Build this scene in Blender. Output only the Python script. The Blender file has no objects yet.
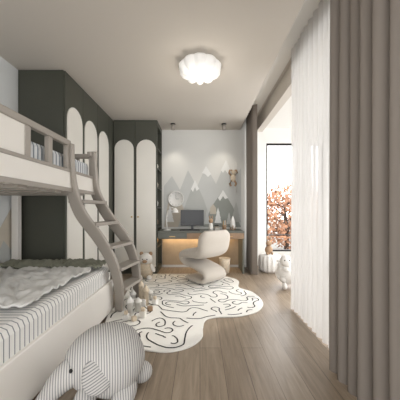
import bpy, bmesh, math, random
from mathutils import Vector, Matrix, noise
random.seed(7)
F=240.0; CH=1.12
def W(px,py,Y): return Vector(((px-200)/F*Y, Y, CH-(py-210)/F*Y))
def FL(px,py):
    Y=CH*F/(py-210); return ((px-200)/F*Y, Y)
def lin(c):
    r=[]
    for v in c:
        v/=255.0
        r.append(v/12.92 if v<=.04045 else ((v+.055)/1.055)**2.4)
    return (r[0],r[1],r[2],1)
# ---------- materials ----------
def mat(name,col,rough=.6,bump=0,bscale=50,var=0,vscale=3,metal=0,emit=None,es=0,sheen=0):
    m=bpy.data.materials.new(name); m.use_nodes=True
    nt=m.node_tree; b=nt.nodes['Principled BSDF']
    b.inputs['Base Color'].default_value=lin(col); b.inputs['Roughness'].default_value=rough
    b.inputs['Metallic'].default_value=metal
    if sheen: b.inputs['Sheen Weight'].default_value=sheen
    if emit:
        b.inputs['Emission Color'].default_value=lin(emit); b.inputs['Emission Strength'].default_value=es
    tc=nt.nodes.new('ShaderNodeTexCoord')
    if var:
        n=nt.nodes.new('ShaderNodeTexNoise'); n.inputs['Scale'].default_value=vscale
        nt.links.new(tc.outputs['Object'],n.inputs['Vector'])
        r=nt.nodes.new('ShaderNodeValToRGB')
        c=lin(col)
        r.color_ramp.elements[0].color=tuple(x*(1-var) for x in c[:3])+(1,)
        r.color_ramp.elements[1].color=tuple(min(1,x*(1+var)) for x in c[:3])+(1,)
        r.color_ramp.elements[0].position=.3; r.color_ramp.elements[1].position=.7
        nt.links.new(n.outputs['Fac'],r.inputs['Fac']); nt.links.new(r.outputs['Color'],b.inputs['Base Color'])
    if bump:
        n=nt.nodes.new('ShaderNodeTexNoise'); n.inputs['Scale'].default_value=bscale; n.inputs['Detail'].default_value=4
        nt.links.new(tc.outputs['Object'],n.inputs['Vector'])
        bp=nt.nodes.new('ShaderNodeBump'); bp.inputs['Strength'].default_value=bump; bp.inputs['Distance'].default_value=.01
        nt.links.new(n.outputs['Fac'],bp.inputs['Height']); nt.links.new(bp.outputs['Normal'],b.inputs['Normal'])
    return m
def stripe_mat(name,c1,c2,axis,period,frac,rough=.85,dist=0,rotz=0):
    m=mat(name,c1,rough,bump=.2,bscale=40); nt=m.node_tree; b=nt.nodes['Principled BSDF']
    tc=nt.nodes.new('ShaderNodeTexCoord'); 
    src=tc.outputs['Object']
    if rotz:
        mp=nt.nodes.new('ShaderNodeMapping'); mp.inputs['Rotation'].default_value=rotz
        nt.links.new(src,mp.inputs['Vector']); src=mp.outputs['Vector']
    sp=nt.nodes.new('ShaderNodeSeparateXYZ')
    nt.links.new(src,sp.inputs[0])
    v=sp.outputs[axis]
    mu=nt.nodes.new('ShaderNodeMath'); mu.operation='DIVIDE'; mu.inputs[1].default_value=period
    nt.links.new(v,mu.inputs[0])
    fr=nt.nodes.new('ShaderNodeMath'); fr.operation='FRACT'; nt.links.new(mu.outputs[0],fr.inputs[0])
    lt=nt.nodes.new('ShaderNodeMath'); lt.operation='LESS_THAN'; lt.inputs[1].default_value=frac; nt.links.new(fr.outputs[0],lt.inputs[0])
    mx=nt.nodes.new('ShaderNodeMix'); mx.data_type='RGBA'
    mx.inputs[6].default_value=lin(c1); mx.inputs[7].default_value=lin(c2)
    nt.links.new(lt.outputs[0],mx.inputs[0]); nt.links.new(mx.outputs[2],b.inputs['Base Color'])
    return m
def wood_floor():
    m=mat('oak_floor',(165,140,118),.36); nt=m.node_tree; b=nt.nodes['Principled BSDF']
    tc=nt.nodes.new('ShaderNodeTexCoord'); mp=nt.nodes.new('ShaderNodeMapping'); mp.inputs['Rotation'].default_value=(0,0,math.pi/2)
    nt.links.new(tc.outputs['Object'],mp.inputs['Vector'])
    br=nt.nodes.new('ShaderNodeTexBrick'); br.inputs['Scale'].default_value=1
    br.inputs['Brick Width'].default_value=1.3; br.inputs['Row Height'].default_value=.17; br.inputs['Mortar Size'].default_value=.002
    br.inputs['Color1'].default_value=lin((164,148,129)); br.inputs['Color2'].default_value=lin((148,132,114)); br.inputs['Mortar'].default_value=lin((106,92,78))
    nt.links.new(mp.outputs['Vector'],br.inputs['Vector'])
    m2=nt.nodes.new('ShaderNodeMapping'); m2.inputs['Scale'].default_value=(14,1.1,1)
    nt.links.new(tc.outputs['Object'],m2.inputs['Vector'])
    n=nt.nodes.new('ShaderNodeTexNoise'); n.inputs['Scale'].default_value=2.2; n.inputs['Detail'].default_value=8; n.inputs['Roughness'].default_value=.65; n.inputs['Distortion'].default_value=.8
    nt.links.new(m2.outputs['Vector'],n.inputs['Vector'])
    r=nt.nodes.new('ShaderNodeValToRGB'); r.color_ramp.elements[0].position=.3; r.color_ramp.elements[0].color=(.58,.56,.53,1); r.color_ramp.elements[1].position=.65; r.color_ramp.elements[1].color=(1.0,1.0,1.0,1)
    nt.links.new(n.outputs['Fac'],r.inputs['Fac'])
    mx=nt.nodes.new('ShaderNodeMix'); mx.data_type='RGBA'; mx.blend_type='MULTIPLY'; mx.inputs[0].default_value=.9
    nt.links.new(br.outputs['Color'],mx.inputs[6]); nt.links.new(r.outputs['Color'],mx.inputs[7]); nt.links.new(mx.outputs[2],b.inputs['Base Color'])
    bp=nt.nodes.new('ShaderNodeBump'); bp.inputs['Strength'].default_value=.15; bp.inputs['Distance'].default_value=.005
    nt.links.new(n.outputs['Fac'],bp.inputs['Height']); nt.links.new(bp.outputs['Normal'],b.inputs['Normal'])
    return m
def cloth_trans(name,col,transp,transl):
    m=bpy.data.materials.new(name); m.use_nodes=True; nt=m.node_tree; nt.nodes.clear()
    o=nt.nodes.new('ShaderNodeOutputMaterial'); d=nt.nodes.new('ShaderNodeBsdfDiffuse'); t=nt.nodes.new('ShaderNodeBsdfTranslucent'); tr=nt.nodes.new('ShaderNodeBsdfTransparent')
    d.inputs['Color'].default_value=lin(col); t.inputs['Color'].default_value=lin(col)
    tc=nt.nodes.new('ShaderNodeTexCoord'); n=nt.nodes.new('ShaderNodeTexNoise'); n.inputs['Scale'].default_value=400
    nt.links.new(tc.outputs['Object'],n.inputs['Vector'])
    bp=nt.nodes.new('ShaderNodeBump'); bp.inputs['Strength'].default_value=.1; nt.links.new(n.outputs['Fac'],bp.inputs['Height']); nt.links.new(bp.outputs['Normal'],d.inputs['Normal'])
    a=nt.nodes.new('ShaderNodeMixShader'); a.inputs[0].default_value=transl
    nt.links.new(d.outputs[0],a.inputs[1]); nt.links.new(t.outputs[0],a.inputs[2])
    c=nt.nodes.new('ShaderNodeMixShader'); c.inputs[0].default_value=transp
    nt.links.new(a.outputs[0],c.inputs[1]); nt.links.new(tr.outputs[0],c.inputs[2]); nt.links.new(c.outputs[0],o.inputs[0])
    return m
M_wall=mat('wall_paint',(210,209,204),.9,bump=.05,bscale=200)
M_wallL=mat('wall_paint_left',(204,206,205),.9,bump=.05,bscale=200)
M_ceil=mat('ceiling_paint',(196,189,179),.95,bump=.03,bscale=200)
M_white=mat('white_paint',(222,220,215),.6,bump=.02)
M_floor=wood_floor()
M_green=mat('olive_lacquer',(70,71,62),.5,var=.06,vscale=2)
M_cream=mat('cream_panel',(220,217,209),.5,var=.02)
M_beige=mat('beige_lacquer',(152,145,136),.5,var=.03)
M_bedw=mat('bed_white',(224,220,213),.5,var=.02)
M_curt=cloth_trans('taupe_drape',(130,122,114),0,.06)
M_sheer=cloth_trans('sheer_fabric',(222,220,217),.18,.24)
M_rug=mat('rug_pile',(238,236,230),.95,bump=.5,bscale=250)
M_black=mat('black_ink',(28,27,26),.9,bump=.2,bscale=200)
M_blackp=mat('black_plastic',(22,22,24),.35,var=.05)
M_metal=mat('dark_frame',(45,44,43),.4,metal=.6,var=.05)
M_chair=mat('chair_upholstery',(184,176,165),.85,bump=.25,bscale=120,sheen=.2)
M_sheet=stripe_mat('striped_sheet',(222,220,216),(128,131,134),1,.036,.2)
M_sheetU=stripe_mat('striped_bedding',(205,208,210),(110,120,130),1,.045,.3)
M_plushS=stripe_mat('striped_plush_cloth',(196,193,188),(134,134,135),0,.0135,.42,rotz=(0,0,-.42))
M_ear=stripe_mat('striped_ear_cloth',(186,183,178),(126,126,128),2,.0135,.42,rotz=(0,.5,0))
M_blank=mat('duvet_cotton',(204,203,199),.95,bump=.3,bscale=30,var=.05,vscale=6)
M_olive=mat('olive_throw_cloth',(126,127,112),.95,bump=.4,bscale=80,var=.1,vscale=9)
M_lamp=mat('lamp_glass',(236,235,232),.5,emit=(255,250,242),es=.16,bump=.02)
M_desk=mat('desk_grey_green',(98,100,92),.45,var=.05)
M_wood=mat('warm_walnut',(142,116,90),.5,var=.12,vscale=8)
M_back=mat('desk_back_oak',(172,152,126),.5,var=.08,vscale=8)
M_led=mat('led_strip',(255,200,120),.5,emit=(255,190,105),es=5,bump=.01)
M_plush=mat('white_plush',(230,227,222),1,bump=.9,bscale=60)
M_brown=mat('brown_plush',(168,140,112),1,bump=.6,bscale=60)
M_bas=mat('wicker',(205,190,168),.9,bump=.8,bscale=45,var=.1,vscale=30)
M_mg=mat('mural_grey',(174,175,171),.9,var=.05); M_mb=mat('mural_beige',(190,181,166),.9,var=.05); M_mw=mat('mural_white',(224,224,221),.9,var=.02); M_md=mat('mural_dark',(146,149,143),.9,var=.05); M_ml=mat('mural_light',(190,191,188),.9,var=.03)
M_leaf=mat('autumn_leaves',(146,106,80),.9,var=.35,vscale=4); M_bark=mat('bark',(70,56,48),.9,bump=.5,var=.2)
M_ground=mat('paving',(120,118,112),.9,var=.1)
M_gold=mat('brass',(190,160,110),.3,metal=.9,var=.05)
# ---------- helpers ----------
def group(name,loc):
    e=bpy.data.objects.new(name,None); e.location=loc; bpy.context.scene.collection.objects.link(e); e.empty_display_size=.1
    return e
def obj(name,verts,faces,m,parent=None,smooth=False,bevel=0,mats=None,fm=None,subd=0):
    me=bpy.data.meshes.new(name); me.from_pydata([tuple(v) for v in verts],[],faces); me.update()
    for mm in (mats or [m]): me.materials.append(mm)
    if fm:
        for p,i in zip(me.polygons,fm): p.material_index=i
    bm=bmesh.new(); bm.from_mesh(me); bmesh.ops.recalc_face_normals(bm,faces=bm.faces); bm.to_mesh(me); bm.free()
    if smooth:
        for p in me.polygons: p.use_smooth=True
    o=bpy.data.objects.new(name,me); bpy.context.scene.collection.objects.link(o)
    if parent:
        o.parent=parent; o.matrix_parent_inverse=Matrix.Translation(parent.location).inverted()
    if bevel:
        b=o.modifiers.new('bevel','BEVEL'); b.width=bevel; b.segments=2; b.limit_method='ANGLE'
    if subd:
        s=o.modifiers.new('sub','SUBSURF'); s.levels=subd; s.render_levels=subd
    return o
BF=[(0,1,2,3),(4,5,6,7),(0,1,5,4),(1,2,6,5),(2,3,7,6),(3,0,4,7)]
def box(name,x0,x1,y0,y1,z0,z1,m,parent=None,bevel=0,mtx=None,smooth=False):
    v=[Vector(p) for p in [(x0,y0,z0),(x1,y0,z0),(x1,y1,z0),(x0,y1,z0),(x0,y0,z1),(x1,y0,z1),(x1,y1,z1),(x0,y1,z1)]]
    if mtx: v=[mtx@p for p in v]
    return obj(name,v,BF,m,parent,bevel=bevel,smooth=smooth)
def boxes(name,lst,m,parent=None,bevel=0):
    v=[];f=[]
    for (x0,x1,y0,y1,z0,z1) in lst:
        k=len(v); v+=[(x0,y0,z0),(x1,y0,z0),(x1,y1,z0),(x0,y1,z0),(x0,y0,z1),(x1,y0,z1),(x1,y1,z1),(x0,y1,z1)]
        f+=[tuple(i+k for i in q) for q in BF]
    return obj(name,v,f,m,parent,bevel=bevel)
def lathe(name,c,prof,m,parent=None,n=32,smooth=True,axis='z',scal=None):
    v=[];f=[]
    for (r,h) in prof:
        for i in range(n):
            a=2*math.pi*i/n; rr=r*(scal(a) if scal else 1)
            p=(rr*math.cos(a),rr*math.sin(a),h)
            if axis=='y': p=(p[0],p[2],p[1])
            if axis=='x': p=(p[2],p[0],p[1])
            v.append(Vector(c)+Vector(p))
    for j in range(len(prof)-1):
        for i in range(n):
            a=j*n+i;b=j*n+(i+1)%n; f.append((a,b,b+n,a+n))
    f.append(tuple(range(n))); f.append(tuple((len(prof)-1)*n+i for i in range(n)))
    return obj(name,v,f,m,parent,smooth=smooth)
def ell(name,c,r,m,parent=None,rot=(0,0,0),n=24,p=1):
    from mathutils import Euler
    R=Euler(rot).to_matrix(); v=[];f=[];k=n//2
    for j in range(k+1):
        t=math.pi*(j+.02)/(k+.04)
        for i in range(n):
            a=2*math.pi*i/n
            q=Vector((r[0]*math.sin(t)*math.cos(a),r[1]*math.sin(t)*math.sin(a),r[2]*math.cos(t)))
            v.append(Vector(c)+R@q)
    for j in range(k):
        for i in range(n):
            a=j*n+i;b=j*n+(i+1)%n; f.append((a,b,b+n,a+n))
    f.append(tuple(range(n))); f.append(tuple(k*n+i for i in range(n)))
    return obj(name,v,f,m,parent,smooth=True)
def cr(pts,k=6,closed=False):
    out=[];n=len(pts)
    rng=range(n) if closed else range(n-1)
    for i in rng:
        if closed: p=[pts[(i+j)%n] for j in (-1,0,1,2)]
        else: p=[pts[max(0,i-1)],pts[i],pts[i+1],pts[min(n-1,i+2)]]
        for s in range(k):
            t=s/k
            out.append(.5*((2*p[1])+(p[2]-p[0])*t+(2*p[0]-5*p[1]+4*p[2]-p[3])*t*t+(3*p[1]-p[0]-3*p[2]+p[3])*t**3))
    if not closed: out.append(pts[-1])
    return out
def sweep(name,pts,wd,ws,ts,m,parent=None,n=16,power=4,sm=6):
    D=[(Vector(p),w,t) for p,w,t in zip(pts,ws,ts)]
    P=cr([d[0] for d in D],sm); Wd=cr([Vector((d[1],d[2],0)) for d in D],sm)
    wd=Vector(wd).normalized(); v=[];f=[]
    for i,p in enumerate(P):
        tg=(P[min(i+1,len(P)-1)]-P[max(i-1,0)]).normalized()
        nn=wd.cross(tg).normalized()
        for k in range(n):
            a=2*math.pi*(k+.5)/n; c,s=math.cos(a),math.sin(a)
            e=2/power
            x=math.copysign(abs(c)**e,c)*Wd[i][0]/2; y=math.copysign(abs(s)**e,s)*Wd[i][1]/2
            v.append(p+wd*x+nn*y)
    for i in range(len(P)-1):
        for k in range(n):
            a=i*n+k;b=i*n+(k+1)%n; f.append((a,b,b+n,a+n))
    f.append(tuple(range(n))); f.append(tuple((len(P)-1)*n+k for k in range(n)))
    return obj(name,v,f,m,parent,smooth=True),P
def tube(name,pts,r,m,parent=None,n=8):
    P=[Vector(p) for p in pts]; v=[];f=[]
    for i,p in enumerate(P):
        tg=(P[min(i+1,len(P)-1)]-P[max(i-1,0)]).normalized()
        up=Vector((0,0,1)) if abs(tg.z)<.9 else Vector((1,0,0))
        a1=tg.cross(up).normalized(); a2=tg.cross(a1)
        rr=r[i] if isinstance(r,(list,tuple)) else r
        for k in range(n):
            a=2*math.pi*k/n; v.append(p+a1*rr*math.cos(a)+a2*rr*math.sin(a))
    for i in range(len(P)-1):
        for k in range(n):
            a=i*n+k;b=i*n+(k+1)%n; f.append((a,b,b+n,a+n))
    f.append(tuple(range(n))); f.append(tuple((len(P)-1)*n+k for k in range(n)))
    return obj(name,v,f,m,parent,smooth=True)
def prism(name,poly,mapf,d,m,parent=None,bevel=0):
    n=len(poly); v=[mapf(a,b,0) for a,b in poly]+[mapf(a,b,d) for a,b in poly]
    f=[tuple(range(n)),tuple(range(n,2*n))]+[(i,(i+1)%n,(i+1)%n+n,i+n) for i in range(n)]
    return obj(name,v,f,m,parent,bevel=bevel)
# ---------- room ----------
XL=-2.05; YB=4.73; H=2.70; XC=.79; YN=-1.2; XR=2.7; YBB=5.0
box('floor',XL-.2,XR+.1,YN-.2,YBB+.1,-.1,0,M_floor)
box('ceiling',XL-.2,XC,YN-.2,YBB,H,3.1,M_ceil)
box('ceiling.001',XC,1.2,YN-.2,YBB,2.96,3.1,M_ceil)
boxes('trim_1',[(1.14,1.26,YN-.2,YBB,2.70,2.96)],M_ceil)
box('ceiling.002',1.2,XR+.2,YN-.2,YBB+.1,2.78,2.9,M_white)
box('trim_2',.90,1.08,YN,YB,2.93,2.96,M_white)
box('wall_left',XL-.2,XL,YN-.2,YBB,0,H,M_wallL)
box('wall_back',XL-.2,1.12,YB,YBB,0,2.96,M_wall)
boxes('wall_near',[(XL,-1.5,YN-.15,YN,0,H),(.7,XR,YN-.15,YN,0,2.95),(-1.5,.7,YN-.15,YN,2.5,H)],M_wall)  # gap in this wall is added, unseen, to let sky light in
boxes('wall_balcony_end',[(1.12,1.34,YB+.12,YBB,0,2.78),(2.5,XR+.1,YB+.12,YBB,0,2.78),(1.34,2.5,YB+.12,YBB,2.47,2.78),(1.34,2.5,YB+.12,YBB,0,.28)],M_white)
boxes('wall_right',[(XR,XR+.15,YN,YBB,0,.3),(XR,XR+.15,YN,YBB,2.5,2.78)],M_white)
wy=4.9
boxes('window_1',[(1.34,1.37,wy-.03,wy+.03,.28,2.47),(2.465,2.5,wy-.03,wy+.03,.28,2.47),(1.34,2.5,wy-.03,wy+.03,2.435,2.47),(1.34,2.5,wy-.03,wy+.03,.28,.31),(1.37,2.465,wy-.015,wy+.015,.60,.62)],M_metal)
fr=[(XR+.04,XR+.09,YN,YBB,.3,.35),(XR+.04,XR+.09,YN,YBB,2.45,2.5)]
for y in (YN,.4,1.9,3.4,4.82): fr.append((XR+.04,XR+.09,y,y+.05,.3,2.5))
boxes('window_2',fr,M_metal)
boxes('added_light_opening_frame',[(-1.5,-1.45,YN-.1,YN-.05,0,2.5),(.65,.7,YN-.1,YN-.05,0,2.5),(-.43,-.37,YN-.1,YN-.05,0,2.5),(-1.5,.7,YN-.1,YN-.05,2.45,2.5)],M_metal)  # frame of the added opening behind the camera, a helper for fill daylight
box('baseboard_back',-.72,1.1,YB-.012,YB,0,.07,M_white)
box('baseboard_left',XL,XL+.012,YN,2.69,0,.07,M_white)
# murals
g=group('wall_mural',(0,YB-.006,1.4))
mk=[0]
def mur(nm,pts,m,d=None):
    mk[0]+=1
    k0=mk[0]*.0005
    prism(nm,[(W(a,b,YB).x,W(a,b,YB).z) for a,b in pts],lambda a,b,k:(a,YB-.0005-k0-k,b),.0005,m,g)
mur('range_far',[(164,227),(164,186),(172,176),(180,190),(188,170),(197,187),(206,166),(216,184),(226,160),(234,178),(241,168),(241,227)],M_ml)
mur('cap_far_1',[(202,173),(206,166),(211,174),(208,177),(205,174)],M_mw)
mur('cap_far_2',[(221,170),(226,160),(231,171),(228,174),(225,170),(223,173)],M_mw)
mur('peak_1',[(164,227),(168,203),(174,192),(182,204),(190,227)],M_mb)
mur('peak_2',[(178,227),(186,203),(195,180),(204,200),(213,227)],M_mg)
mur('peak_2_cap',[(191,189),(195,180),(199,189),(196.5,191),(195,187),(193,192)],M_mw)
mur('peak_3',[(203,227),(212,206),(223,190),(233,207),(241,227)],M_md)
mur('peak_3_cap',[(218,198),(223,190),(228,198),(225,199),(223,196),(220,201)],M_mw)
for i,(tx,ty,h) in enumerate(((170,222,22),(198,222,26),(207,224,18),(218,223,20),(236,222,26),(229,224,15))):
    for s in range(3):
        hh=h*(1-.26*s)*.62; yb=ty-s*h*.24
        mur('pine_%d_%d'%(i,s),[(tx-hh*.3,yb),(tx,yb-hh),(tx+hh*.3,yb)],(M_mw,M_mg,M_ml)[i%3])
mur('house',[(210,214),(210,208),(213,204),(216,208),(216,214)],M_mb)
g2=group('wall_mural',(XL+.006,2,1.0))
def murL(nm,pts,m,d): prism(nm,pts,lambda a,b,k:(XL+.001+d+k,a,b),.0015,m,g2)
murL('peak_1',[(1.6,.1),(2.15,1.1),(2.4,.85),(2.68,1.25),(2.68,.1)],M_mb,0)
murL('peak_2',[(.6,.1),(1.3,1.1),(1.9,.1)],M_mg,.0012)
murL('peak_3',[(2.1,.1),(2.5,.8),(2.68,.6),(2.68,.1)],M_mg,.0024)
murL('cloud',[(2.2,1.35),(2.3,1.42),(2.5,1.42),(2.6,1.35)],M_mw,0)
# ---------- wardrobes ----------
def arch(u0,u1,v0,v1,n=14):
    r=(u1-u0)/2; c=(u0+u1)/2
    return [(u0,v0),(u1,v0)]+[(c+r*math.cos(math.pi*i/n),v1-r+r*math.sin(math.pi*i/n)) for i in range(n+1)]
XW=-1.52
g=group('wardrobe',(-1.78,3.45,1.3))
box('carcass',XL+.005,XW-.02,2.70,4.72,0.0,2.695,M_green,g)
ys=[2.705,3.12,3.56,4.0,4.185]
for i in range(4):
    box('door_front_%d'%(i+1),XW-.02,XW,ys[i]+.003,ys[i+1]-.003,.08,2.69,M_green,g,bevel=.002)
    if i<3:
        prism('arch_panel_%d'%(i+1),arch(ys[i]+.03,ys[i+1]-.03,.12,2.35),lambda a,b,k:(XW+k,a,b),.012,M_cream,g,bevel=.004)
        ky=ys[i+1]-.055 if i!=1 else ys[i]+.055
        ell('knob_%d'%(i+1),(XW+.025,ky,.98),(.016,.016,.016),M_gold,g,n=12)
g=group('wardrobe',(-1.1,4.45,1.3))
X2=-.75
boxes('carcass',[(XW,-1.0,4.22,4.72,0,2.695),(-1.0,X2,4.22,4.235,0,2.695),(-1.0,X2,4.70,4.72,0,2.695),(-1.0,X2,4.235,4.70,2.62,2.695),(-1.0,X2,4.235,4.70,0,.08)],M_green,g)
boxes('side_shelves',[(-1.0,X2,4.235,4.70,z,z+.02) for z in (.45,.8,1.15,1.5,1.85,2.2)],M_green,g)
xm=(XW+X2)/2
for i,(a,b) in enumerate(((XW+.004,xm-.002),(xm+.002,X2))):
    box('door_front_%d'%(i+1),a,b,4.20,4.22,.08,2.69,M_green,g,bevel=.002)
    prism('arch_panel_%d'%(i+1),arch(a+.022,b-.022,.13,2.35),lambda a,b,k:(a,4.20-k,b),.012,M_cream,g,bevel=.004)
    ell('knob_%d'%(i+1),((xm-.055) if i==0 else (xm+.055),4.178,1.0),(.015,.015,.015),M_gold,g,n=12)
cols=[M_cream,M_wood,M_mb,M_gold,M_white]
k=0
for z in (.47,.82,1.17,1.52,1.87):
    for y in (4.32,4.45,4.58):
        k+=1
        lathe('ornament_%d'%k,(-.84,y,z),[(.02,0),(.04,.04),(.045,.09),(.02,.15),(.025,.17+.02*(k%3))],cols[k%5],g,n=16)
# ---------- bunk bed ----------
XB=-.95; XU=-1.14; Y0=.45; Y1=2.64
g=group('bunk_bed',(-1.5,1.6,0))
boxes('lower_side_rail',[(XB-.035,XB,Y0,Y1,.04,.36)],M_bedw,g,bevel=.008)
boxes('lower_end_boards',[(XL+.02,XB-.035,Y1-.035,Y1,.04,.44),(XL+.02,XB-.035,Y0,Y0+.035,.04,.6)],M_bedw,g,bevel=.006)
box('slat_base',XL+.02,XB-.035,Y0+.035,Y1-.035,.2,.3,M_beige,g)
boxes('feet',[(XB-.12,XB-.02,Y1-.12,Y1-.02,0,.05),(XL+.03,XL+.12,Y1-.12,Y1-.02,0,.05),(XB-.12,XB-.02,Y0+.02,Y0+.12,0,.05)],M_bedw,g)
boxes('corner_posts',[(XL+.02,XL+.09,Y1-.06,Y1,.3,1.75),(XL+.02,XL+.09,Y0,Y0+.06,.3,1.75),(XU-.06,XU,Y0,Y0+.06,.35,1.75)],M_bedw,g,bevel=.006)
boxes('upper_side_board',[(XU-.035,XU,Y0,Y1,1.29,1.47),(XL+.03,XL+.06,Y0,Y1,1.29,1.47),(XL+.02,XU-.03,Y1-.03,Y1,1.29,1.47)],M_bedw,g,bevel=.006)
box('upper_base',XL+.06,XU-.035,Y0,Y1-.03,1.29,1.32,M_bedw,g)
boxes('upper_slats',[(XL+.06,XU-.035,Y0+.1+i*.2,Y0+.18+i*.2,1.265,1.29) for i in range(10)],M_beige,g)
box('guard_panel',XU-.028,XU-.008,Y0,1.57,1.47,1.68,M_bedw,g)
boxes('guard_top_rail',[(XU-.04,XU+.004,Y0,2.12,1.68,1.73),(XU-.04,XU+.004,2.5,Y1,1.68,1.73),(XL+.02,XU-.04,Y1-.04,Y1,1.68,1.73)],M_beige,g,bevel=.008)
gs=[(XU-.035,XU,1.57,1.62,1.47,1.68),(XU-.035,XU,2.06,2.12,1.47,1.68),(XU-.035,XU,2.58,2.64,1.47,1.68),(XU-.035,XU,1.81,1.86,1.47,1.68)]
gs+=[(x,x+.03,Y1-.03,Y1,1.47,1.68) for x in (-1.35,-1.55,-1.75)]
boxes('guard_slats',gs,M_beige,g,bevel=.004)
boxes('lower_trim',[(XU-.001,XU+.008,Y0,Y1,1.28,1.315),(XU-.001,XU+.008,Y0,Y1,1.45,1.475)],M_beige,g,bevel=.002)
box('lower_mattress',XL+.03,XB-.025,Y0+.05,Y1-.045,.3,.52,M_sheet,g,bevel=.045)
box('upper_mattress',XL+.07,XU-.05,Y0+.05,Y1-.05,1.32,1.62,M_sheetU,g,bevel=.04)
# ladder
nearp=[(70,144,2.12),(70,167,2.13),(72.5,190,2.16),(81,214,2.24),(100,240,2.38),(113,264,2.48),(119,288,2.58),(119,311.0,2.64)]
farp=[(93,152,2.55),(93.5,172,2.56),(96,193,2.6),(108,216,2.7),(126,240,2.82),(134.5,261,2.93),(137,282,3.0),(136.5,297.5,3.05)]
NP=[W(*p) for p in nearp]; FP=[W(*p) for p in farp]
wdir=(FP[4]-NP[4]); wdir.z=0
_,PN=sweep('ladder_stringer_near',NP,wdir,[.045]*8,[.065,.085,.11,.125,.125,.115,.105,.09],M_beige,g,power=7)
_,PF=sweep('ladder_stringer_far',FP,wdir,[.045]*8,[.065,.085,.11,.125,.125,.115,.105,.09],M_beige,g,power=7)
def atz(P,z):
    for a,b in zip(P,P[1:]):
        if a.z>=z>=b.z: return a.lerp(b,(a.z-z)/(a.z-b.z+1e-9))
    return P[-1]
for i,z in enumerate((.27,.5,.74,.98,1.2)):
    a=atz(PN,z);b=atz(PF,z); d=(b-a); d.z=0; L=d.length; d.normalize(); n=Vector((d.y,-d.x,0))
    mt=Matrix(((d.x,n.x,0,a.x),(d.y,n.y,0,a.y),(0,0,1,z),(0,0,0,1)))
    box('ladder_tread_%d'%(i+1),0,L,-.07,.08,-.016,.016,M_beige,g,bevel=.004,mtx=mt)
# bedding
def cloth(name,x0,x1,y0,y1,zf,m,amp,sc,th=.012,nx=90,ny=90,edge=.0,seed=0,hang=None):
    v=[];f=[]
    for j in range(ny+1):
        for i in range(nx+1):
            u=i/nx; w=j/ny
            x=x0+(x1-x0)*u; y=y0+(y1-y0)*w
            ex=edge*noise.noise(Vector((y*3+seed,seed,1))) ; ey=edge*noise.noise(Vector((x*3,seed,5)))
            x+=ex*(u); y+=ey*(1-w)
            q=noise.noise(Vector((x*sc+seed,y*sc*.8+seed*.3,seed+.4*noise.noise(Vector((x*5,y*5,seed))))))
            r=1-abs(noise.noise(Vector((x*sc*1.2+y*sc*.9+seed,(y-x)*sc*.45,seed+3))))*3
            r2=1-abs(noise.noise(Vector((x*sc*2.1-y*sc*1.3+seed,(y+x)*sc*.8,seed+9))))*3
            z=zf(x,y,u,w)+amp*(.5+.5*q)+amp*.7*max(0,r)+amp*.35*max(0,r2)
            v.append((x,y,z))
    for j in range(ny):
        for i in range(nx):
            a=j*(nx+1)+i; f.append((a,a+1,a+nx+2,a+nx+1))
    o=obj(name,v,f,m,None,smooth=True)
    s=o.modifiers.new('sol','SOLIDIFY'); s.thickness=th; s.offset=1
    return o
cloth('duvet',XL+.05,-1.05,1.45,2.28,lambda x,y,u,w:.524,M_blank,.032,8,seed=2,edge=.16,th=.014)
cloth('throw_blanket',XL+.08,-1.0,2.33,2.57,lambda x,y,u,w:.53+.03*math.sin(min(1,(1-u)*6)*math.pi/2)*math.sin(w*math.pi),M_olive,.03,9,seed=8,edge=.03,th=.015)
# ---------- rug ----------
rp=[(263,303),(258,312),(240,317),(218,318),(206,321),(203,329),(202,339),(190,348),(170,353),(150,352),(130,348),(112,339),(105,326),(110,313),(120,303),(126,294),(131,284),(138,277),(150,274.6),(168,274.3),(187,274.3),(207,275),(225,277),(238,281),(239,288),(253,293)]
out=cr([Vector((*FL(a,b),0)) for a,b in rp],6,True)
for p in out: p.y=min(p.y,4.17)
g=group('patterned_rug',(-.3,3,0))
prism('rug_body',[(p.x,p.y) for p in out],lambda a,b,k:(a,b,.001+k),.012,M_rug,g,bevel=.004)
poly=[(p.x,p.y) for p in out]
def inside(x,y):
    c=False;n=len(poly);j=n-1
    for i in range(n):
        xi,yi=poly[i];xj,yj=poly[j]
        if (yi>y)!=(yj>y) and x<(xj-xi)*(y-yi)/(yj-yi)+xi: c=not c
        j=i
    return c
sv=[];sf=[]
cell=.06; buck={}
def ok(p,own,i,dmin=.056):
    if not all(inside(p.x+dx,p.y+dy) for dx in(-.03,.03) for dy in(-.03,.03)): return False
    kx,ky=int(p.x/cell+1000),int(p.y/cell+1000)
    for dx in(-1,0,1):
        for dy in(-1,0,1):
            for q in buck.get((kx+dx,ky+dy),()):
                if (q-p).length<dmin: return False
    for q in own[:-9]:
        if (q-p).length<.036: return False
    return True
R2=random.Random(5)
st=.014
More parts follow.
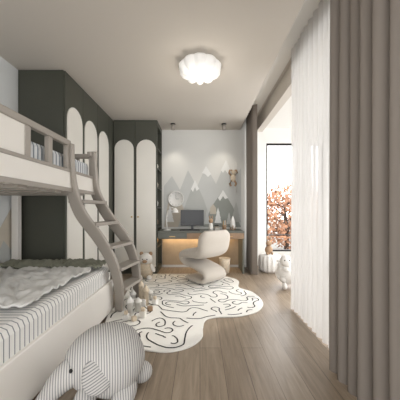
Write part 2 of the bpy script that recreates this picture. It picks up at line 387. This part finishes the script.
for t in range(1500):
    p=Vector((R2.uniform(-1.25,1.3),R2.uniform(1.85,4.2),0)); h=R2.uniform(0,6.28); kap=R2.uniform(-9,9)
    if not ok(p,[],0): continue
    P=[p.copy()];L=R2.randint(30,110); nxt=0
    for i in range(L):
        if nxt<=0: kap=R2.choice((-1,1))*R2.choice((.5,3,8,16,22)); nxt=R2.randint(5,16)
        nxt-=1
        done=False
        for dk in (0,12,-12,26,-26,40,-40):
            h2=h+(kap+dk)*st; q=p+Vector((math.cos(h2),math.sin(h2),0))*st
            look=p+Vector((math.cos(h2),math.sin(h2),0))*st*2.2
            if ok(q,P,i) and ok(look,P,i,.048): done=True; break
        if not done: break
        h=h2;p=q;P.append(p.copy())
    if len(P)<8: continue
    k=len(sv)
    for i,q in enumerate(P):
        buck.setdefault((int(q.x/cell+1000),int(q.y/cell+1000)),[]).append(q)
        tg=(P[min(i+1,len(P)-1)]-P[max(i-1,0)]).normalized(); n=Vector((-tg.y,tg.x,0))*.0068
        sv.append((q.x+n.x,q.y+n.y,.0145)); sv.append((q.x-n.x,q.y-n.y,.0145))
    for i in range(len(P)-1): sf.append((k+2*i,k+2*i+1,k+2*i+3,k+2*i+2))
obj('rug_line_pattern',sv,sf,M_black,g)
# ---------- ceiling lamp ----------
LY=2.58
g=group('ceiling_lamp',(0,LY,2.6))
v=[];f=[];n=180
prof=[(.006,-.02),(.035,-.036),(.08,-.045),(.12,-.042),(.16,-.028),(.19,-.004),(.212,.03),(.218,.06),(.20,.085),(.15,.105)]
for (r,h) in prof:
    for i in range(n):
        a=2*math.pi*i/n; w=abs(math.sin(5*a))
        q=min(1,r/.2)
        b=(w**.55-.6)
        rr=r*(1+.17*b*q); hh=h-.045*b*q*(1 if h<.05 else .3)
        v.append((rr*math.cos(a),LY+rr*math.sin(a),2.595+hh))
for j in range(len(prof)-1):
    for i in range(n):
        a=j*n+i;b=j*n+(i+1)%n; f.append((a,b,b+n,a+n))
f.append(tuple(range(n))); f.append(tuple((len(prof)-1)*n+i for i in range(n)))
obj('scalloped_shade',v,f,M_lamp,g,smooth=True)
lathe('mount',(0,LY,2.67),[(.12,0),(.12,.03)],M_white,g)
for i,px in enumerate((173,224)):
    x=(px-200)/F*4.4
    g=group('ceiling_spotlight',(x,4.4,2.66))
    lathe('base',(x,4.4,2.685),[(.045,0),(.045,.015)],M_metal,g,n=20)
    lathe('barrel',(x,4.4,2.59),[(.03,0),(.034,.002),(.034,.095)],M_beige,g,n=20)
    sl=bpy.data.lights.new('spot_beam','SPOT'); sl.energy=12; sl.spot_size=1.4; sl.spot_blend=.8; sl.color=(1,.93,.82); sl.shadow_soft_size=.03
    so_=bpy.data.objects.new('spot_beam',sl); so_.location=(x,4.4,2.58); so_.rotation_euler=(math.radians(12),0,0); bpy.context.scene.collection.objects.link(so_)
    so_.parent=g; so_.matrix_parent_inverse=Matrix.Translation(g.location).inverted()
# ---------- desk ----------
g=group('desk',(0,4.45,.4))
DY=4.2
box('top',-.745,.78,DY,4.715,.72,.75,M_desk,g,bevel=.004)
box('drawer_case',-.745,.78,DY+.02,4.715,.61,.72,M_desk,g)
for i in range(3):
    a=-.735+i*.505
    box('drawer_front_%d'%(i+1),a,a+.495,DY+.005,DY+.02,.615,.713,M_desk if i==0 else M_wood,g,bevel=.003)
    box('drawer_pull_%d'%(i+1),a+.2,a+.3,DY-.006,DY+.005,.65,.66,M_gold,g)
box('back_panel',-.74,.77,4.69,4.715,.05,.61,M_back,g)
box('side_panel',.75,.78,DY+.02,4.69,0,.61,M_desk,g)
box('led_strip',-.72,.7,4.62,4.64,.598,.608,M_led,g)
la=bpy.data.lights.new('led_glow','AREA'); la.shape='RECTANGLE'; la.size=1.3; la.size_y=.05; la.energy=3.0; la.color=(1,.78,.5)
lo=bpy.data.objects.new('led_glow',la); lo.location=(-.05,4.60,.59); bpy.context.scene.collection.objects.link(lo); lo.parent=g; lo.matrix_parent_inverse=Matrix.Translation(g.location).inverted()
# computer
g=group('computer_monitor',(-.16,4.45,.9))
box('screen',-.36,.07,4.46,4.485,.83,1.12,M_blackp,g,bevel=.005)
box('neck',-.17,-.12,4.47,4.50,.76,.9,M_blackp,g)
box('foot',-.25,-.04,4.40,4.55,.75,.762,M_blackp,g,bevel=.003)
g=group('keyboard',(-.16,4.3,.76))
box('body',-.36,.0,4.24,4.36,.75,.765,M_blackp,g,bevel=.003)
boxes('keys',[(-.35+i*.028,-.327+i*.028,4.25+j*.027,4.272+j*.027,.765,.77) for i in range(12) for j in range(4)],M_metal,g)
g=group('wall_clock',(-.47,4.7,1.33)); c=W(176,199,4.71)
lathe('rim',(c.x,4.715,c.z),[(.155,0),(.155,-.02),(.145,-.03),(.14,-.02)],M_white,g,axis='y',n=40)
for i in range(12):
    a=i*math.pi/6; p=Vector((c.x+.12*math.cos(a),4.70,c.z+.12*math.sin(a))); box('mark_%d'%(i+1),p.x-.006,p.x+.006,4.689,4.697,p.z-.006,p.z+.006,M_md,g)
boxes('hands',[(c.x-.004,c.x+.004,4.687,4.695,c.z,c.z+.09),(c.x,c.x+.06,4.687,4.695,c.z-.004,c.z+.004)],M_md,g)
g=group('desk_lamp',(-.6,4.4,.75))
lathe('base',(-.6,4.4,.75),[(.07,0),(.07,.012),(.02,.02)],M_white,g)
tube('arm',[(-.6,4.4,.76),(-.62,4.4,.95),(-.6,4.4,1.1),(-.53,4.4,1.17),(-.47,4.4,1.15)],.009,M_white,g)
lathe('shade',(-.46,4.4,1.07),[(.07,0),(.05,.05),(.02,.09)],M_white,g)
g=group('climbing_bear_wall_decor',(.64,4.69,1.8)); c=W(233,178,4.69)
ell('body',(c.x,4.69,c.z),(.05,.03,.075),M_bas,g); ell('head',(c.x+.01,4.685,c.z+.11),(.045,.03,.042),M_bas,g)
for s in(-1,1):
    ell('ear_%d'%s,(c.x+.01+s*.035,4.69,c.z+.15),(.017,.012,.017),M_brown,g,n=12)
    tube('arm_%d'%s,[(c.x+s*.035,4.69,c.z+.05),(c.x+s*.08,4.69,c.z+.1),(c.x+s*.06,4.69,c.z+.16)],.016,M_brown,g)
    tube('leg_%d'%s,[(c.x+s*.03,4.69,c.z-.05),(c.x+s*.06,4.69,c.z-.11),(c.x+s*.04,4.69,c.z-.16)],.019,M_brown,g)
tube('rope',[(c.x+.06,4.69,c.z+.32),(c.x+.06,4.69,c.z-.3)],.006,M_white,g)
g=group('toy_figurine',(.22,4.4,.75))
lathe('body',(.2,4.4,.75),[(.035,0),(.045,.03),(.035,.1),(.02,.14)],M_cream,g,n=20); ell('head',(.2,4.4,.92),(.04,.04,.045),M_brown,g)
for s in(-1,1): ell('ear_%d'%s,(.2+s*.022,4.4,.985),(.011,.01,.035),M_brown,g,n=12)
g=group('toy_rocket',(.6,4.4,.75))
lathe('body',(.6,4.4,.78),[(.03,0),(.05,.05),(.045,.13),(.02,.2),(.004,.23)],M_white,g,n=20)
for i in range(3):
    a=i*2.09+.5; box('fin_%d'%i,.59+.045*math.cos(a),.61+.045*math.cos(a),4.39+.045*math.sin(a),4.41+.045*math.sin(a),.75,.84,M_wood,g)
g=group('pencil_cup',(.42,4.3,.75))
lathe('cup',(.44,4.35,.75),[(.035,0),(.04,.1)],M_wood,g,n=20)
for i in range(4): tube('pencil_%d'%i,[(.43+.008*i,4.35,.76),(.42+.016*i,4.34+.01*i,.93)],.005,[M_gold,M_green,M_cream,M_brown][i],g)
g=group('book_stack',(.3,4.6,.75))
for i,mm in enumerate((M_cream,M_mb,M_green)): box('book_%d'%i,.28,.37-.01*i,4.5,4.68,.75+.03*i,.778+.03*i,mm,g,bevel=.002)
# ---------- chair ----------
cx,cy=.05,3.80
g=group('desk_chair',(cx,cy,0))
ang=math.radians(132); Fd=Vector((math.cos(ang),math.sin(ang),0)); Wd=Vector((-Fd.y,Fd.x,0))
prof=[(.20,.05),(-.04,.045),(-.20,.055),(-.27,.12),(-.2,.19),(0,.24),(.2,.27),(.29,.34),(.24,.41),(.05,.43),(-.12,.44),(-.22,.5),(-.25,.62),(-.27,.73),(-.28,.80)]
ws=[.42,.48,.48,.46,.44,.44,.46,.48,.52,.54,.56,.60,.62,.60,.46]
ts=[.05,.08,.08,.08,.09,.09,.1,.12,.14,.14,.14,.15,.15,.14,.07]
sweep('seat_shell',[Vector((cx,cy,.012))+Fd*a+Vector((0,0,b)) for a,b in prof],Wd,ws,ts,M_chair,g,n=24,power=3.4)
g=group('waste_bin',(.4,4.25,0))
lathe('bin',(.44,4.3,0.0),[(.085,0),(.105,.26),(.1,.262),(.08,.02)],M_bas,g,n=28)
# ---------- curtains ----------
def curtain(name,x,y0,y1,z0,z1,amp,wl,m,sd=0):
    n=int((y1-y0)/wl*18); rows=12; v=[];f=[]
    for j in range(rows+1):
        w=j/rows
        for i in range(n+1):
            y=y0+(y1-y0)*i/n
            ph=2*math.pi*y/wl+2.2*noise.noise(Vector((y*2.3,sd,0)))
            A=amp*(.8+.5*noise.noise(Vector((y*5,sd,w*.8))))*(1.1-.2*w)
            s=math.sin(ph)
            v.append((x+A*math.copysign(abs(s)**.75,s), y+.3*amp*math.cos(ph*1.0+1)+.012*noise.noise(Vector((y*3,w*2,sd))), z0+(z1-z0)*w))
    for j in range(rows):
        for i in range(n):
            a=j*(n+1)+i; f.append((a,a+1,a+n+2,a+n+1))
    return obj(name,v,f,m,None,smooth=True)
curtain('curtain',.95,.35,1.73,.01,2.93,.06,.105,M_curt,1)
curtain('curtain',.94,4.12,4.70,.01,2.93,.055,.11,M_curt,4)
curtain('sheer_curtain',1.055,1.3,2.72,.01,2.93,.03,.085,M_sheer,7)
# ---------- plush elephant ----------
g=group('plush_elephant',(-.63,1.48,0))
wp=[(-.80,1.46,.15),(-.77,1.465,.165),(-.69,1.48,.19),(-.59,1.49,.205),(-.49,1.48,.20),(-.41,1.46,.185),(-.365,1.455,.175),(-.35,1.45,.17)]
wr=[.06,.20,.34,.40,.39,.29,.17,.04]
sweep('body',wp,(0,1,0),[r*.95 for r in wr],wr,M_plushS,g,n=36,power=2.1)
tp=[(-.72,1.40,.20),(-.79,1.37,.15),(-.85,1.34,.08),(-.885,1.31,.045),(-.92,1.29,.05),(-.925,1.285,.075)]
tr=[.17,.14,.10,.08,.066,.04]
sweep('trunk',tp,(0.45,-1,0),tr,tr,M_plushS,g,n=20,power=2)
ell('leg_front',(-.63,1.31,.075),(.06,.10,.062),M_plushS,g,rot=(.45,0,.1))
ell('leg_side',(-.43,1.36,.07),(.06,.095,.06),M_plushS,g,rot=(.4,0,-.4))
ell('leg_rear',(-.38,1.56,.07),(.07,.07,.06),M_plushS,g)
ell('ear',(-.555,1.31,.225),(.085,.025,.10),M_ear,g,rot=(-.42,.15,.15))
ell('ear_far',(-.60,1.67,.22),(.085,.025,.10),M_ear,g,rot=(.4,.1,0))
ell('eye',(-.71,1.318,.235),(.010,.008,.012),M_black,g,n=12)
# ---------- left floor toys ----------
g=group('toy_castle',(-.72,2.9,0)); 
def P2(px,py): x,y=FL(px,py); return x,y
for i,(px,py,h,r) in enumerate(((130,316,.2,.03),(138,312,.15,.035),(146,306,.24,.03),(133,305,.17,.03),(150,300,.12,.035),(141,301,.26,.028))):
    x,y=P2(px,py)
    lathe('tower_%d'%i,(x,y,.0135),[(r,0),(r,h*.65),(r*1.25,h*.66),(r*1.25,h*.72),(.003,h)],[M_white,M_cream,M_bas][i%3],g,n=20)
x,y=P2(138,307); box('wall_block',x-.09,x+.09,y-.02,y+.02,.0135,.09,M_white,g,bevel=.005)
g=group('toy_blocks',(-.7,2.6,0))
for i,(px,py,s) in enumerate(((126,321,.028),(134,322,.022),(143,318,.03),(150,312,.025),(155,305,.028))):
    x,y=P2(px,py); a=i*.7
    mt=Matrix.Translation((x,y,.0135))@Matrix.Rotation(a,4,'Z')
    box('block_%d'%i,-s,s,-s,s,0,2*s,[M_white,M_bas,M_cream,M_wood,M_white][i],g,bevel=.005,mtx=mt)
    if i%2==0: box('block_top_%d'%i,-s*.6,s*.6,-s*.6,s*.6,2*s,3.2*s,M_bas,g,bevel=.004,mtx=mt)
bx,by=-.88,3.92; g=group('plush_bear',(bx,by,0.0135)); e=.0135
ell('body',(bx,by,.14+e),(.12,.11,.14),M_bas,g); ell('head',(bx,by-.01,.31+e),(.105,.095,.095),M_plush,g)
for s in(-1,1):
    ell('ear_%d'%s,(bx+s*.075,by,.395+e),(.032,.02,.032),M_brown,g,n=12); ell('foot_%d'%s,(bx+s*.075,by-.11,.035+e),(.045,.06,.035),M_plush,g,n=16)
    ell('arm_%d'%s,(bx+s*.115,by-.04,.17+e),(.035,.04,.075),M_plush,g,n=16,rot=(0,s*-.4,0)); ell('eye_%d'%s,(bx+s*.035,by-.1,.32+e),(.009,.006,.01),M_black,g,n=8)
ell('muzzle',(bx,by-.1,.285+e),(.04,.025,.028),M_brown,g,n=12)
# ---------- balcony ----------
g=group('woven_pouf',(1.3,4.4,0)); x=1.28;y=4.4
lathe('body',(x,y,0),[(.15,0),(.2,.05),(.205,.2),(.19,.28),(.15,.31)],M_plush,g,scal=lambda a:1+.03*math.cos(16*a),n=96)
g=group('plush_rabbit',(1.28,4.4,.31))
ell('body',(x-.02,y,.39),(.07,.06,.08),M_brown,g); ell('head',(x-.02,y-.01,.51),(.055,.05,.05),M_brown,g)
for s in(-1,1): ell('ear_%d'%s,(x-.02+s*.03,y,.6),(.014,.012,.05),M_brown,g,n=12); ell('foot_%d'%s,(x-.02+s*.045,y-.07,.335),(.025,.04,.022),M_brown,g,n=12)
g=group('plush_lamb',(1.27,3.5,0)); x,y=1.27,3.5
ell('body',(x,y,.2),(.15,.17,.16),M_plush,g); 
for i in range(26):
    a=random.uniform(0,6.28);b=random.uniform(.2,2.2); ell('tuft_%d'%i,(x+.13*math.sin(b)*math.cos(a),y+.15*math.sin(b)*math.sin(a),.21+.14*math.cos(b)),(.045,.045,.045),M_plush,g,n=12)
ell('head',(x-.06,y-.1,.40),(.075,.08,.085),M_plush,g)
for s in(-1,1):
    ell('ear_%d'%s,(x-.06+s*.085,y-.09,.40),(.035,.015,.022),M_plush,g,n=12,rot=(0,s*.4,0)); ell('leg_%d'%s,(x+s*.08,y-.13,.05),(.035,.05,.05),M_plush,g,n=12)
    ell('eye_%d'%s,(x-.06+s*.035,y-.175,.42),(.009,.006,.01),M_black,g,n=8)
# ---------- outside ----------
box('ground',-8,25,5.15,40,-.6,-.5,M_ground)
def tree(tx,ty,rad,zc,n,seed):
    R=random.Random(seed)
    g=group('autumn_tree',(tx,ty,-.5))
    tube('trunk',[(tx,ty,-.5),(tx+.05,ty,.3),(tx-.05,ty,1.0),(tx,ty,zc+.4)],[.1,.08,.06,.02],M_bark,g)
    lv=[];lf=[]
    for i in range(12):
        z0=.1+i*.12; a=i*2.4; L=rad*.9-.03*i
        e=Vector((tx+L*math.cos(a),ty+L*math.sin(a),z0+.7)); m_=Vector((tx+.5*L*math.cos(a),ty+.5*L*math.sin(a),z0+.28))
        tube('branch_%d'%i,[(tx,ty,z0),m_,e],[.03,.02,.006],M_bark,g,n=6)
    for i in range(n):
        a=R.uniform(0,6.28); b=math.acos(R.uniform(-1,1)); r=R.uniform(.2,1)**.5
        p=Vector((tx+rad*r*math.sin(b)*math.cos(a),ty+rad*r*math.sin(b)*math.sin(a),zc+rad*.85*r*math.cos(b)))
        if noise.noise(p*1.8)<-.15: continue
        u=Vector((R.gauss(0,1),R.gauss(0,1),R.gauss(0,1))).normalized(); w=u.orthogonal().normalized(); s=R.uniform(.05,.1)
        k=len(lv); lv+=[p+u*s,p+w*s*.7,p-u*s,p-w*s*.7]; lf.append((k,k+1,k+2,k+3))
    obj('foliage',lv,lf,M_leaf,g)
tree(3.3,9.2,1.5,.85,3200,3)
tree(6.2,13,2.3,1.0,4200,5)
# ---------- lights ----------
w=bpy.data.worlds.new('World'); bpy.context.scene.world=w; w.use_nodes=True
bg=w.node_tree.nodes['Background']; bg.inputs[0].default_value=(.98,.985,1,1); bg.inputs[1].default_value=5.4
def area(name,loc,rot,sx,sy,e=1,portal=False,col=(1,1,1)):
    l=bpy.data.lights.new(name,'AREA'); l.shape='RECTANGLE'; l.size=sx; l.size_y=sy; l.energy=e; l.color=col
    if portal: l.cycles.is_portal=True
    o=bpy.data.objects.new(name,l); o.location=loc; o.rotation_euler=rot; bpy.context.scene.collection.objects.link(o); return o
area('portal_balcony',(XR+.02,1.9,1.4),(0,math.radians(90),0),2.2,6,portal=True)
area('portal_end',(1.92,4.84,1.4),(math.radians(-90),0,0),1.1,2.2,portal=True)
area('portal_near',(-.4,YN-.02,1.25),(math.radians(90),0,0),2.2,2.5,portal=True)  # guides sky light through the added opening behind the camera
pl=bpy.data.lights.new('lamp_bulb','POINT'); pl.energy=7; pl.shadow_soft_size=.15; pl.color=(1,.95,.88)
po=bpy.data.objects.new('lamp_bulb',pl); po.location=(0,LY,2.2); bpy.context.scene.collection.objects.link(po)
sn=bpy.data.lights.new('sun','SUN'); sn.energy=1.5; sn.angle=.05; sn.color=(1,.95,.88)
so=bpy.data.objects.new('sun',sn); so.rotation_euler=(math.radians(-25),math.radians(55),0); so.location=(6,6,6); bpy.context.scene.collection.objects.link(so)
# ---------- camera ----------
cd=bpy.data.cameras.new('camera'); cd.sensor_width=36; cd.lens=21.6; cd.shift_y=.025; cd.clip_start=.05
co=bpy.data.objects.new('camera',cd); co.location=(0,0,CH); co.rotation_euler=(math.pi/2,0,0); bpy.context.scene.collection.objects.link(co)
bpy.context.scene.camera=co
bpy.context.scene.view_settings.view_transform='Standard'
